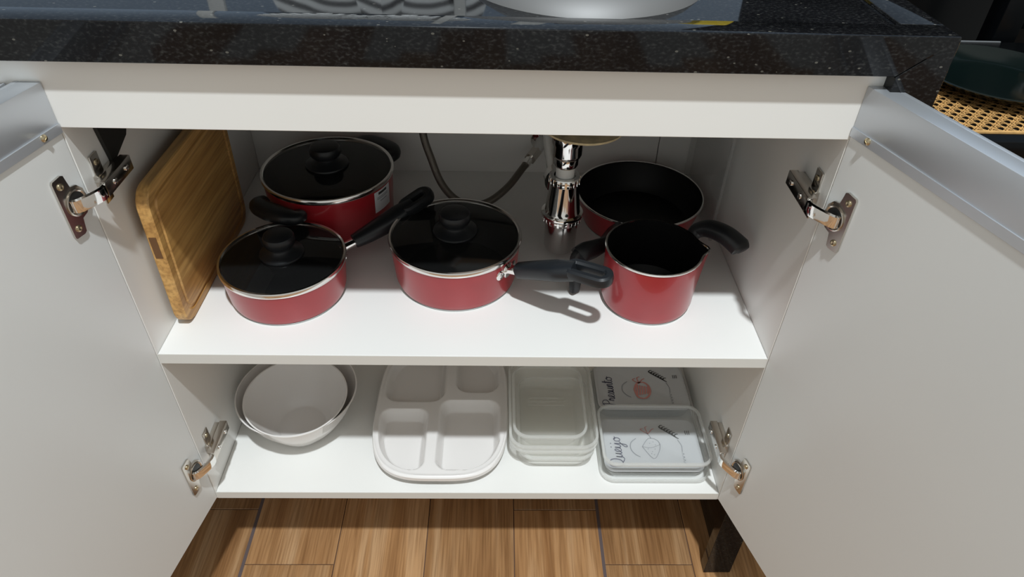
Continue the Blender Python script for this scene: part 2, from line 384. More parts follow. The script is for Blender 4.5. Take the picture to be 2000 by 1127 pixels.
def screwhead(bm, m, r=.0036):
    lathe(bm, [(0, .0012), (r*.55, .0018), (r*.95, .0012), (r, 0)], seg=16, mtx=m)
def hinge(side, dm, zc, upper):
    # cup plate on the door
    bm = bmesh.new()
    pts = []
    # outline in (s,z): straight long edge away from the hinge side, lobed edge near it
    out = [(.0370, -.0325), (.0385, -.0305), (.0385, .0305), (.0370, .0325), (.0255, .0335), (.0225, .0320), (.0215, .0260), (.0200, .0180), (.0120, .0160), (.0060, .0090), (.0050, 0), (.0060, -.0090), (.0120, -.0160), (.0200, -.0180), (.0215, -.0260), (.0225, -.0320), (.0255, -.0335)]
    f = [bm.verts.new(dm @ Vector((s, .0004, zc+z))) for s, z in out]; g = [bm.verts.new(dm @ Vector((s, .0026, zc+z))) for s, z in out]
    bm.faces.new(f); bm.faces.new(g)
    for i in range(len(out)): bm.faces.new((f[i], f[(i+1) % len(out)], g[(i+1) % len(out)], g[i]))
    lathe(bm, [(.0130, .0024), (.0140, .0036), (.0128, .0040), (.0112, .0027)], seg=28, closed=True, mtx=dm @ Matrix.Translation((.0195, 0, zc)) @ Matrix.Rotation(-pi/2, 4, 'X'))
    h = obj('hinge', bm, NICK, cab, True)
    bm = bmesh.new(); lathe(bm, [(0, .0029), (.0112, .0029), (.0113, .0020)], seg=24, mtx=dm @ Matrix.Translation((.0195, 0, zc)) @ Matrix.Rotation(-pi/2, 4, 'X'))
    obj('hinge_cup', bm, NICKD, h)
    for z in (-.024, .024):
        bm = bmesh.new(); screwhead(bm, dm @ Matrix.Translation((.0305, .0026, zc+z)) @ Matrix.Rotation(-pi/2, 4, 'X')); 
        obj('screw', bm, SCREW, h)
    # mounting plate on the side panel
    X = lambda d: side*(H-d)
    def bx(bm, d0, d1, y0, y1, z0, z1, bv=.0008):
        box(bm, min(X(d0), X(d1)), max(X(d0), X(d1)), y0, y1, z0, z1, bv, 2)
    bm = bmesh.new(); bx(bm, .0003, .0022, .020, .036, zc-.028, zc+.028); bx(bm, .0003, .0075, .016, .062, zc-.0075, zc+.0075)
    mp_ = obj('mounting_plate', bm, NICK, h)
    for z in (-.019, .019):
        bm = bmesh.new(); screwhead(bm, Matrix.Translation((X(.0022), .028, zc+z)) @ Matrix.Rotation(side*-pi/2, 4, 'Y')); obj('screw', bm, SCREW, h)
    # arm: folded channel
    bm = bmesh.new()
    bx(bm, .0165, .0180, .004, .064, zc-.0085, zc+.0085); bx(bm, .0075, .0175, .004, .064, zc-.0085, zc-.0072); bx(bm, .0075, .0175, .004, .064, zc+.0072, zc+.0085)
    obj('hinge_arm', bm, NICK, h)
    for y in (.022, .050):
        bm = bmesh.new(); screwhead(bm, Matrix.Translation((X(.0180), y, zc)) @ Matrix.Rotation(side*-pi/2, 4, 'Y'), .0034)
        obj('adjusting_screw', bm, CHROME, h)
    # link from the arm end to the cup
    A = Vector((X(.0125), .008, zc)); B = dm @ Vector((.0235, .0085, zc)); Cc = dm @ Vector((.026, .003, zc))
    A2 = Vector((X(.016), -.0035, zc))
    bm = bmesh.new(); 
    up_ = Vector((0, 0, 1))
    sweep(bm, catmull([A, A2, B, Cc], 4), [(.0032, .0075)], up_, 8, power=5)
    obj('hinge_link', bm, CHROME, h)
for side, dm in ((-1, mL), (1, mR)):
    for zc in ((.2335 if side < 0 else .2265), (-.2105 if side < 0 else -.2045)): hinge(side, dm, zc, zc > 0)

# ------------------------------------------------------------------ granite countertop with apron and waterfall leg
ct = thing('granite_countertop', 'black speckled granite countertop with deep front apron and waterfall side leg', 'countertop', (0, .25, ZF))
XR = .4415
def prism(name, pts, y0, y1, parent, m):
    bm = bmesh.new(); a = [bm.verts.new((p[0], y0, p[1])) for p in pts]; b = [bm.verts.new((p[0], y1, p[1])) for p in pts]
    bm.faces.new(a); bm.faces.new(b)
    for i in range(len(pts)): bm.faces.new((a[i], a[(i+1) % len(pts)], b[(i+1) % len(pts)], b[i]))
    bmesh.ops.bevel(bm, geom=bm.edges[:], offset=.0005, segments=1, affect='EDGES')
    return obj(name, bm, m, parent, False)
xi = XR-.046
prism('front_apron', [(-1.5, ZC), (xi, ZC), (XR-.0004, ZT), (-1.5, ZT)], YC, YC+.02, ct, GRAN)
prism('leg', [(xi+.0006, ZC-.0006), (XR, ZT-.001), (XR, ZF+.002), (xi+.0006, ZF+.002)], YC, YC+.02, ct, GRAN)
bm = bmesh.new(); box(bm, XR-.02, XR, YC+.0206, .598, ZF+.002, ZT-.0202, .0005, 1); obj('side_slab', bm, GRAN, ct, False)
bm = bmesh.new(); box(bm, -1.5, XR-.0405, YC+.0325, .598, ZT-.0225, ZT-.0025, .0005, 1); obj('worktop_slab', bm, GRAN, ct, False)
# raised drip border along the front and the right side
bm = bmesh.new(); box(bm, -1.5, XR, YC+.0002, YC+.032, ZT-.0198, ZT+.0006, .0012, 2); obj('front_border', bm, GRAN, ct, True)
bm = bmesh.new(); box(bm, XR-.040, XR, YC+.0322, .598, ZT-.0198, ZT+.0006, .0012, 2); obj('side_border', bm, GRAN, ct, True)
# foot pad
bm = bmesh.new(); box(bm, xi+.008, XR-.01, YC+.004, YC+.018, ZF, ZF+.0022); obj('foot_pad', bm, LIDW, ct, False)

# neighbour cabinet on the left (only its top shows above the open door)
nb = thing('base_cabinet', 'closed white cabinet left of the open one, with aluminium top handle just visible', 'cabinet', (-.75, .23, ZB-.015))
part('front_rail', MEL, nb, -1.2, -.5605, -.0008, .016, ZR, ZC-.0045)
part('side_panel', MEL, nb, -H-.0325, -H-.0165, .0165, D, ZB-.015, ZC-.004)
dn = part('door', MELD, nb, -1.0, -.4155, -.0205, -.0025, -.3025, .300)
bm = bmesh.new(); box(bm, -1.0, -.4155, -.022, -.0025, .3003, .349, .001, 2); box(bm, -1.0, -.4155, -.027, -.0218, .337, .349, .001, 2)
obj('aluminium_handle', bm, ALU, dn)
bm = bmesh.new(); box(bm, -.4153, -.4135, -.022, -.0025, .30, .350, .0008, 2); obj('end_cap', bm, ALU, dn)

# ------------------------------------------------------------------ cookware
def pan_body(root, c, R, Hh, k=.955, spout=None, rim_r=.0014, tilt=0):
    cx, cy = c[0], c[1]; z0 = c[2]; Rb = R*k
    bm = bmesh.new()
    lathe(bm, [(0, .0005), (Rb-.014, 0), (Rb-.008, .0004), (Rb-.0025, .004), (Rb, .012), (R, Hh-.0015), (R-.0012, Hh-.001), (Rb-.0014, .012), (Rb-.009, .003), (0, .0022)], (cx, cy, z0), 96)
    if spout is not None: bend(bm, (cx, cy, z0), R, Hh, spout)
    o = obj('body', bm, RED, root)
    bm = bmesh.new()
    lathe(bm, [(0, .0026), (Rb-.0095, .0034), (Rb-.0017, .0122), (R-.0015, Hh-.0008)], (cx, cy, z0), 96)
    if spout is not None: bend(bm, (cx, cy, z0), R, Hh, spout)
    obj('nonstick_lining', bm, BLACKIN, root)
    bm = bmesh.new()
    lathe(bm, [(R+.0009, Hh-.002), (R+.0012, Hh-.0006), (R+.0003, Hh+.0004), (R-.0016, Hh+.0001), (R-.0018, Hh-.0014)], (cx, cy, z0), 96, True)
    if spout is not None: bend(bm, (cx, cy, z0), R, Hh, spout)
    obj('steel_edge', bm, STEEL, root)
    bm = bmesh.new(); lathe(bm, [(Rb-.012, -.0000), (Rb-.004, .0008), (Rb-.0028, .0030), (Rb-.007, .0008)], (cx, cy, z0), 80, True); obj('base_ring', bm, BRUSH, root)
    return o
def bend(bm, c, R, Hh, ang):
    for v in bm.verts:
        dx, dy, z = v.co.x-c[0], v.co.y-c[1], (v.co.z-c[2])/Hh
        r = math.hypot(dx, dy)
        if r < R*.7 or z < .55: continue
        a = math.atan2(dy, dx)-ang; a = (a+pi) % (2*pi)-pi
        g = math.exp(-(a/.17)**2)*((z-.55)/.45)**2*.0095
        v.co.x += dx/r*g; v.co.y += dy/r*g; v.co.z -= 0
def make_lid(label, c, R, z, knob=1.0, tiltx=0, tilty=0, group=None):
    t = thing('pan_lid', label, 'lid', (c[0], c[1], z), group)
    m = Matrix.Rotation(tiltx, 4, 'X') @ Matrix.Rotation(tilty, 4, 'Y')
    cc = (c[0], c[1], z)
    dome = [(R*math.sin(a_)/math.sin(.62), .0022+(math.cos(a_)-math.cos(.62))*R*.36) for a_ in [.62*i/10 for i in range(11)]]
    bm = bmesh.new(); lathe(bm, [(r, zz) for r, zz in dome], cc, 96, mtx=m)
    g = obj('glass', bm, GLASS, t)
    bm = bmesh.new(); lathe(bm, [(R-.0038, .0026), (R-.0022, .0042), (R+.0004, .0040), (R+.0014, .0020), (R+.0010, -.0014), (R-.0002, -.0016), (R-.0010, .0016)], cc, 96, True, mtx=m)
    obj('steel_rim', bm, STEEL, t)
    top = dome[0][1]; k = knob
    bm = bmesh.new()
    lathe(bm, [(0, top-.001), (.0290*k, top-.0015), (.0305*k, top+.0010), (.0300*k, top+.0030), (.0255*k, top+.0055), (.0195*k, top+.0075), (.0165*k, top+.0110), (.0165*k, top+.0130), (.0205*k, top+.0165), (.0218*k, top+.0200), (.0216*k, top+.0262), (.0200*k, top+.0295), (.0165*k, top+.0312), (0, top+.0320)], cc, 48, mtx=m)
    obj('knob', bm, BAKE, t)
    return t
def loop_handle(root, p0, pts, whs, loop_c, loop_dir, upv, L, Wd, m=BAKE, tube=(.0052, .0062)):
    """straight grip plus an oblong hanging loop at the end, one mesh"""
    bm = bmesh.new()
    sweep(bm, catmull(pts, 6), whs, upv, 16, power=2.6)
    d = Vector(loop_dir).normalized(); u = Vector(upv); s = d.cross(u).normalized(); lc = Vector(loop_c)
    P = []
    for k in range(28):
        a = 2*pi*k/28; x = cos(a); y = sin(a)
        P.append(lc+d*(math.copysign(max(0, L/2-Wd/2), x) if abs(x) > 1e-6 else 0)+d*x*Wd/2+s*y*Wd/2)
    n_ = s.cross(d)
    sweep(bm, P, [tube], n_, 10, True, 2.6)
    return obj('handle', bm, m, root)
def bracket(root, centre, R, ang, zc, reach=.022):
    """bright butterfly bracket riveted to the pan wall"""
    d = Vector((cos(ang), sin(ang), 0)); tn = Vector((-sin(ang), cos(ang), 0))
    bm = bmesh.new(); c0 = Vector((centre[0], centre[1], zc))
    for da, dz, r in ((-.16, -.002, .0075), (.16, -.002, .0075), (0, -.006, .007), (0, .003, .0085)):
        a = ang+da; dd = Vector((cos(a), sin(a), 0)); p = c0+dd*(R+.0004)+Vector((0, 0, dz))
        mm = Matrix.Translation(p) @ dd.to_track_quat('Z', 'Y').to_matrix().to_4x4()
        lathe(bm, [(0, .0022), (r*.8, .0020), (r, .0010), (r, -.0005)], seg=18, mtx=mm)
    sweep(bm, [c0+d*(R), c0+d*(R+.006)+Vector((0, 0, .003)), c0+d*(R+reach)+Vector((0, 0, .006))], [(.0085, .005), (.0075, .0045), (.007, .004)], (0, 0, 1), 12, power=3)
    o = obj('handle_bracket', bm, CHROME, root)
    for da in (-.16, .16):
        a = ang+da; dd = Vector((cos(a), sin(a), 0)); p = c0+dd*(R+.0024)+Vector((0, 0, -.002))
        bm = bmesh.new(); lathe(bm, [(0, .0016), (.0018, .0013), (.0028, 0)], seg=14, mtx=Matrix.Translation(p) @ dd.to_track_quat('Z', 'Y').to_matrix().to_4x4()); obj('rivet', bm, STEEL, o)
GP = 'red non-stick pans on the upper shelf'
# A: small saucepan, front left
a = (-.2482, .1279, 0)
tA = thing('saucepan', 'small red saucepan at the front left beside the bamboo board, handle towards the back right', 'saucepan', a, GP)
pan_body(tA, a, .0815, .054)
an = radians(32)
bracket(tA, a, .0800, an, .040)
dA = Vector((cos(an), sin(an), 0)); A0 = Vector(a)
loop_handle(tA, None, [A0+dA*.100+Vector((0, 0, .046)), A0+dA*.125+Vector((0, 0, .052)), A0+dA*.160+Vector((0, 0, .063)), A0+dA*.195+Vector((0, 0, .078))],
            [(.010, .0085), (.0125, .0105), (.0150, .0120), (.0160, .0115), (.010, .008)], A0+dA*.199+Vector((0, 0, .080)), dA+Vector((0, 0, .38)), (-.3, -.2, .92), .044, .021, BAKE, (.0068, .0082))
make_lid('glass lid on the small front left saucepan', a, .0822, .0555, .95, group='glass lids with black knobs')
# B: middle saucepan
b = (-.0198, .167, 0)
tB = thing('saucepan', 'red saucepan in the middle of the shelf, black handle pointing to the front right', 'saucepan', b, GP)
pan_body(tB, b, .0895, .066)
an = radians(-36)
bracket(tB, b, .0875, an, .050)
dB = Vector((cos(an), sin(an), 0)); B0 = Vector(b)
loop_handle(tB, None, [B0+dB*.107+Vector((0, 0, .057)), B0+dB*.130+Vector((0, 0, .068)), B0+dB*.165+Vector((0, 0, .084)), B0+dB*.188+Vector((0.002, .003, .091))],
            [(.0105, .0105), (.0125, .0115), (.015, .0125), (.012, .0115)], B0+dB*.205+Vector((.004, .006, .0935)), dB+Vector((.05, .08, .07)), (.2, -.2, .96), .054, .0205, BAKEG, (.0060, .0080))
make_lid('glass lid on the middle saucepan', b, .0903, .0675, 1.0, group='glass lids with black knobs')
# C: casserole, rear left
c_ = (-.219, .310, 0)
tC = thing('casserole_pot', 'large red two-handled pot behind the front left saucepan, with a white sticker', 'pot', c_, GP)
pan_body(tC, c_, .0965, .086)
make_lid('large glass lid on the rear left two-handled pot', c_, .0975, .0875, 1.05, group='glass lids with black knobs')
for an in (radians(240), radians(58)):
    d = Vector((cos(an), sin(an), 0)); tn = Vector((-sin(an), cos(an), 0)); o_ = Vector(c_)+Vector((0, 0, .072))
    bm = bmesh.new()
    P = catmull([o_+d*.098+tn*.034, o_+d*.110+tn*.034+Vector((0, 0, .002)), o_+d*.118+tn*.022+Vector((0, 0, .004)), o_+d*.1195+Vector((0, 0, .004)), o_+d*.118-tn*.022+Vector((0, 0, .004)), o_+d*.110-tn*.034+Vector((0, 0, .002)), o_+d*.098-tn*.034], 6)
    sweep(bm, P, [(.010, .008), (.014, .009), (.0165, .0095), (.014, .009), (.010, .008)], (0, 0, 1), 14, power=2.6)
    obj('side_handle', bm, BAKE, tC)
# sticker with heading bar and fine lines
an0 = radians(-50); bm = bmesh.new(); R_ = .0962
def wallpt(an, z, R=R_, c=c_): return Vector((c[0]+R*cos(an), c[1]+R*sin(an), z))
def patch(a0, a1, z0, z1, R, m, parent, n=8):
    bm = bmesh.new(); v = [[bm.verts.new(wallpt(a0+(a1-a0)*i/n, z, R+(z-.0)*.045)) for i in range(n+1)] for z in (z0, z1)]
    for i in range(n): bm.faces.new((v[0][i], v[0][i+1], v[1][i+1], v[1][i]))
    return obj('print' if parent is not tC else 'sticker', bm, m, parent)
st = patch(radians(-37), radians(-14), .046, .081, .0930, PAPER, tC)
patch(radians(-32), radians(-20), .0745, .0785, .0933, INKK, st)
for z in (.0695, .067): patch(radians(-34), radians(-18), z, z+.0012, .0933, INKG, st)
patch(radians(-30), radians(-20), .062, .0635, .0933, INKG, st)
# D: milk pot, front right
d_ = (.2445, .1195, 0)
tD = thing('milk_pan', 'tall red milk pan without lid at the front right, black handle towards the right wall', 'pan', d_, GP)
pan_body(tD, d_, .0632, .088, .985, spout=radians(-4))
bm = bmesh.new()
D0 = Vector(d_)
P = catmull([D0+Vector((.0575, .035, .077)), D0+Vector((.066, .040, .086)), D0+Vector((.080, .034, .0935)), D0+Vector((.097, .016, .0955)), D0+Vector((.113, .000, .088)), D0+Vector((.1165, -.005, .085))], 6)
sweep(bm, P, [(.008, .007), (.0105, .0095), (.013, .011), (.0135, .0115), (.0145, .0115), (.007, .005)], (0, 0, 1), 16, power=2.6)
obj('handle', bm, BAKE, tD)
# E: frying pan, rear right
e_ = (.262, .319, 0)
tE = thing('frying_pan', 'wide red frying pan at the back right behind the milk pan, black inside', 'pan', e_, GP)
pan_body(tE, e_, .0985, .050, .90)
bm = bmesh.new()
fr_ = [(.2135, .2290, .040), (.196, .190, .046), (.180, .163, .054), (.166, .147, .0600), (.1545, .1385, .0625), (.1480, .1340, .0600), (.1465, .1320, .052), (.1465, .1290, .030), (.1465, .1275, .012), (.1465, .126, .004)]
sweep(bm, catmull(fr_[:6], 5), [(.013, .008), (.0150, .011), (.013, .013)], (-.5, .6, .6), 14, power=5)
sweep(bm, catmull(fr_[4:], 5), [(.0145, .0065), (.0125, .006), (.0095, .0055), (.0088, .005), (.0075, .004)], (-.62, .78, .1), 14, power=4)
obj('handle', bm, BAKE, tE, label='black bent handle hooked down to the shelf')

# ------------------------------------------------------------------ bamboo cutting board leaning upright by the left side
th = .0165
bd = thing('cutting_board', 'bamboo cutting board standing on edge against the left cabinet side', 'board', (-.367, .18, 0))
def yz_round(y0, y1, z0, z1, r, n=8):
    pts = []
    for qy, qz, a0 in ((1, 1, 0), (-1, 1, 90), (-1, -1, 180), (1, -1, 270)):
        rr = r
        for k in range(n+1):
            a_ = radians(a0+90*k/n); pts.append(((y0+y1)/2+qy*((y1-y0)/2-rr)+rr*cos(a_), (z0+z1)/2+qz*((z1-z0)/2-rr)+rr*sin(a_)))
    return pts
XB0 = -.3755
lean = lambda x, y, z: (x+.004*(z/.2)-.0+(y-.05)*.010, y, z)
bm = bmesh.new()
o1 = yz_round(.049, .306, .0006, .202, .024)
o2 = yz_round(.0505, .3045, .0021, .2005, .0228)
loops = [[lean(XB0+.0015, y, z) for y, z in [(p[0], p[1]) for p in o2]], [lean(XB0+.003, y, z) for y, z in o1], [lean(XB0+th-.0015, y, z) for y, z in o1], [lean(XB0+th, y, z) for y, z in o2]]
# juice groove on the visible face
g1 = yz_round(.060, .295, .0115, .191, .020); g2 = yz_round(.0615, .2935, .013, .1895, .019); g3 = yz_round(.0650, .290, .0165, .186, .017); g4 = yz_round(.0665, .2885, .018, .1845, .016)
loops += [[lean(XB0+th, y, z) for y, z in g1], [lean(XB0+th-.002, y, z) for y, z in g2], [lean(XB0+th-.002, y, z) for y, z in g3], [lean(XB0+th, y, z) for y, z in g4]]
loft(bm, loops)
obj('board', bm, BAMB, bd)
bm = bmesh.new()
box(bm, XB0+.0045, XB0+.0130, .0484, .0494, .112, .142)
bmesh.ops.translate(bm, verts=bm.verts, vec=Vector((.0027, 0, 0)))
obj('slot', bm, BAMBD, bd, label='dark narrow slot in the front edge')

# ------------------------------------------------------------------ sink trap, hose and valve
TX, TY = .130, .215
tr = thing('bottle_trap', 'chrome bottle trap hanging under the sink in the middle of the cabinet', 'drain trap', (TX, TY, .016))
c0 = (TX, TY, 0)
bm = bmesh.new(); lathe(bm, [(0, .016), (.016, .016), (.0215, .0175), (.0228, .021), (.0238, .066), (.0238, .070), (0, .070)], c0, 64); obj('cup', bm, CHROMED, tr)
def knurl(name, r, z0, z1, n, parent):
    bm = bmesh.new(); lathe(bm, [(r-.006, z0), (r-.001, z0), (r, z0+.0015), (r, z1-.0015), (r-.001, z1), (r-.006, z1)], c0, 64)
    for i in range(n):
        a_ = 2*pi*i/n; m = Matrix.Translation((TX+r*cos(a_), TY+r*sin(a_), (z0+z1)/2)) @ Matrix.Rotation(a_, 4, 'Z')
        box(bm, -.0008, .0008, -.0018, .0018, -(z1-z0)/2+.001, (z1-z0)/2-.001, .0003, 1, m)
    return obj(name, bm, CHROME, parent)
knurl('ring_nut', .0272, .066, .0755, 24, tr)
bm = bmesh.new(); lathe(bm, [(.022, .075), (.0295, .075), (.0302, .0775), (.0295, .0805), (.0258, .082), (.0246, .086), (.0205, .121), (.0200, .126), (.015, .128), (0, .128)], c0, 64); obj('body', bm, CHROME, tr)
knurl('collar_nut', .0212, .126, .138, 20, tr)
bm = bmesh.new(); lathe(bm, [(0, .134), (.0130, .134), (.0130, .158), (0, .158)], c0, 40); obj('inlet_pipe', bm, PLAST, tr, label='matt white plastic inlet pipe')
bm = bmesh.new(); lathe(bm, [(0, .153), (.0150, .153), (.0165, .156), (.0168, .166), (.0190, .168), (.0205, .172), (.0207, .186), (.0228, .190), (.0228, .203), (0, .203)], c0, 56); obj('flange', bm, CHROME, tr)
bm = bmesh.new(); sweep(bm, catmull([(TX, TY+.018, .108), (TX-.004, TY+.06, .110), (TX-.006, TY+.14, .112), (TX-.006, D-.0005, .112)], 6), [(.0155, .0155)], (0, 0, 1), 28); obj('outlet_pipe', bm, CHROME, tr)
bm = bmesh.new(); sweep(bm, [Vector((TX-.003, TY+.030, .110)), Vector((TX-.004, TY+.045, .110))], [(.022, .022)], (0, 0, 1), 28); obj('outlet_nut', bm, CHROME, tr)
# sink bowl underside with aged sealant
sk = thing('sink_bowl', 'underside of the steel sink bowl with yellowed sealant around the drain', 'sink', (.13, .22, .203))
bm = bmesh.new()
loft(bm, [rrect(.30, .20, .05, .10, .335, .2085), rrect(.34, .235, .05, .10, .335, .23), rrect(.35, .245, .05, .10, .335, .37), rrect(.346, .241, .05, .10, .335, .37), rrect(.336, .231, .05, .10, .335, .231), rrect(.296, .196, .05, .10, .335, .210)])
obj('bowl', bm, BRUSH, sk)
bm = bmesh.new(); lathe(bm, [(0, .2032), (.050, .2032), (.055, .2045), (.056, .2078), (0, .2078)], (TX+.020, TY+.012, 0), 40); obj('sealant', bm, PUTTY, sk)
# flexible hose
hs = thing('water_hose', 'braided flexible water hose looping from the tap down to the wall valve', 'hose', (-.02, .36, .02))
P = catmull([(-.083, .372, .30), (-.082, .370, .20), (-.079, .365, .125), (-.067, .358, .080), (-.052, .345, .045), (-.030, .335, .022), (-.003, .330, .014), (.026, .337, .018), (.055, .362, .030), (.078, .395, .044), (.095, .425, .052)], 8)
bm = bmesh.new(); sweep(bm, P, [(.0060, .0060)], (0, .05, 1), 14); obj('braided_hose', bm, BRAID, hs)
bm = bmesh.new(); sweep(bm, [Vector((.084, .404, .047)), Vector((.092, .420, .051))], [(.0068, .0068)], (0, 0, 1), 14); obj('ferrule', bm, CHROME, hs)
bm = bmesh.new(); sweep(bm, [Vector((.092, .419, .0505)), Vector((.103, .438, .0545))], [(.0105, .0105)], (0, 0, 1), 6); obj('hex_nut', bm, NICK, hs)
vl = thing('wall_valve', 'chrome stop valve on the back wall behind the trap', 'valve', (.108, .45, .06))
bm = bmesh.new(); sweep(bm, [Vector((.103, .438, .055)), Vector((.109, .446, .060)), Vector((.112, .4635, .064))], [(.009, .009)], (0, 0, 1), 16); obj('valve_body', bm, PLAST, vl)
bm = bmesh.new(); lathe(bm, [(.009, 0), (.019, 0), (.0175, .003), (.009, .005)], seg=28, closed=True, mtx=Matrix.Translation((.112, .4635, .064)) @ Matrix.Rotation(pi/2, 4, 'X')); obj('wall_flange', bm, CHROME, vl)

# clear sheet standing in the back right corner
bm = bmesh.new(); box(bm, .368, .3705, .262, .455, .0008, .29, .0006, 1); box(bm, .366, .3712, .256, .2625, .0008, .29, .0012, 2)
o = obj('acrylic_sheet', bm, SHEET, None, False)
tag(o, 'clear plastic sheet standing on edge against the right cabinet side', 'plastic sheet')

# ------------------------------------------------------------------ lower shelf: bowls
def bowl(name, label, c, R, Hh, kb, tilt=(0, 0), z=0):
    t = thing(name, label, 'bowl', c, 'white serving bowls nested on the bottom shelf')
    m = Matrix.Translation((0, 0, z)) @ Matrix.Rotation(tilt[0], 4, 'X') @ Matrix.Rotation(tilt[1], 4, 'Y')
    rb = R*kb; th_ = .0022
    bm = bmesh.new()
    lathe(bm, [(0, .0012), (rb-.004, .0012), (rb-.003, 0), (rb, 0), (rb+.002, .0018), (rb+(R-rb)*.30, Hh*.22), (rb+(R-rb)*.66, Hh*.56), (R-.002, Hh-.002), (R, Hh-.0008), (R-.0004, Hh), (R-.0022, Hh-.0003),
               (rb+(R-rb)*.66-th_, Hh*.57), (rb+(R-rb)*.30-th_, Hh*.24), (rb+.001-th_, .0052), (rb-.005, .0036), (0, .0034)], c, 96, mtx=m)
    obj('bowl_wall', bm, PORC, t); return t
bowl('serving_bowl', 'larger white serving bowl, the outer one of the nested pair', (-.2785, .1365, ZB), .0943, .079, .52)
bowl('serving_bowl', 'smaller white serving bowl nested inside the larger one', (-.2765, .122, ZB+.0035), .0795, .0790, .50, (.045, .02), .003)

# ------------------------------------------------------------------ compartment tray
def tray():
    N = 150; a_, b_ = .110, .148; cx, cy = -.0505, .1575; zr = .0240
    comps = [(-.152, -.070, .024, .146, .019), (-.056, .047, .024, .166, .022), (-.151, -.046, .160, .292, .026), (-.032, .046, .181, .292, .026)]
    def sd(x, y, c):
        x0_, x1_, y0_, y1_, r = c; qx = abs(x-(x0_+x1_)/2)-(x1_-x0_)/2+r; qy = abs(y-(y0_+y1_)/2)-(y1_-y0_)/2+r
        return math.hypot(max(qx, 0), max(qy, 0))+min(max(qx, qy), 0)-r
    def sm(t): t = max(0, min(1, t)); return t*t*(3-2*t)
    def outline(th_):
        p = 3.3; r = (abs(cos(th_))**p+abs(sin(th_))**p)**(-1/p); return r
    bm = bmesh.new(); G = {}
    def hz(x, y, m):
        h = zr
        dd = min(sd(x, y, c) for c in comps)
        dd = max(dd, (m-.925)*.15)
        h -= .0205*sm((-dd)/.0120)
        if m > .955: h += .0012*sm((m-.955)/.015)-.0030*sm((m-.982)/.018)
        return h
    for i in range(N+1):
        for j in range(N+1):
            u = 2*i/N-1; v = 2*j/N-1; m = max(abs(u), abs(v))
            if m < 1e-9: x, y = cx, cy
            else:
                l = math.hypot(u, v); th_ = math.atan2(v, u); r = outline(th_)*m
                x = cx+a_*r*cos(th_); y = cy+b_*r*sin(th_)
            # front edge narrower than the bulge: slight barrel
            G[i, j] = (x, y, m)
    top = {k: bm.verts.new((x, y, ZB+hz(x, y, m))) for k, (x, y, m) in G.items()}
    bot = {k: bm.verts.new((cx+(x-cx)*(1 if m < .9 else 1-.0*(m-.9)), cy+(y-cy), ZB+max(.0002, hz(x, y, m)-.0022-(.0 if m < .99 else .004)))) for k, (x, y, m) in G.items()}
    for i in range(N):
        for j in range(N):
            bm.faces.new((top[i, j], top[i+1, j], top[i+1, j+1], top[i, j+1]))
            bm.faces.new((bot[i, j], bot[i, j+1], bot[i+1, j+1], bot[i+1, j]))
    for k in range(N):
        for (p, q) in (((k, 0), (k+1, 0)), ((k, N), (k+1, N)), ((0, k), (0, k+1)), ((N, k), (N, k+1))):
            bm.faces.new((top[p], top[q], bot[q], bot[p]))
    o = obj('compartment_tray', bm, PORC)
    tag(o, 'white tray with four rounded compartments lying on the bottom shelf', 'tray')
tray()

# ------------------------------------------------------------------ stacked translucent food boxes
FG = 'translucent food boxes in one nested stack'
def rim(t, cx, cy, z, w_, d_, r, lip):
    bm = bmesh.new(); L = []
    for o_, dz in ((.0003, -.0048), (lip, -.0050), (lip+.0003, -.0012), (lip-.0008, .0002), (.0003, .0004)): L.append(rrect(w_+2*o_, d_+2*o_, r+o_, cx, cy, z+dz))
    loft(bm, L+[L[0]], False, False); bmesh.ops.remove_doubles(bm, verts=bm.verts, dist=1e-6)
    return obj('rim', bm, RIMW, t)
def fbox(label, cx, cy, z0, z1, w_, d_, tp, r, m=MILKY, group=FG, lip=.004, ribs=False):
    t = thing('food_box', label, 'food box', (cx, cy, ZB+z0), group)
    bm = bmesh.new(); tub(bm, cx, cy, ZB+z0, ZB+z1, w_, d_, tp, r, lip=.0002); obj('tub', bm, m, t)
    rim(t, cx, cy, ZB+z1, w_, d_, r, lip)
    if not ribs: return t
    bm = bmesh.new()
    for i in range(3): box(bm, cx-.03, cx+.03, cy+.018+.008*i, cy+.0195+.008*i, ZB+z0+.0014, ZB+z0+.0024, .0004, 1)
    obj('embossed_ribs', bm, m, t)
    return t
fbox('lowest and narrow bottomed box of the translucent stack', .134, .125, .0004, .034, .112, .165, .006, .022)
fbox('third box from the top of the translucent stack, wide rim', .1295, .1365, .012, .0475, .131, .182, .012, .024)
fbox('second box from the top of the translucent stack, wide rim', .1295, .1375, .020, .0555, .131, .182, .012, .024)
fbox('smaller box lying on top inside the translucent stack', .1235, .131, .027, .0655, .108, .146, .009, .022, ribs=True)

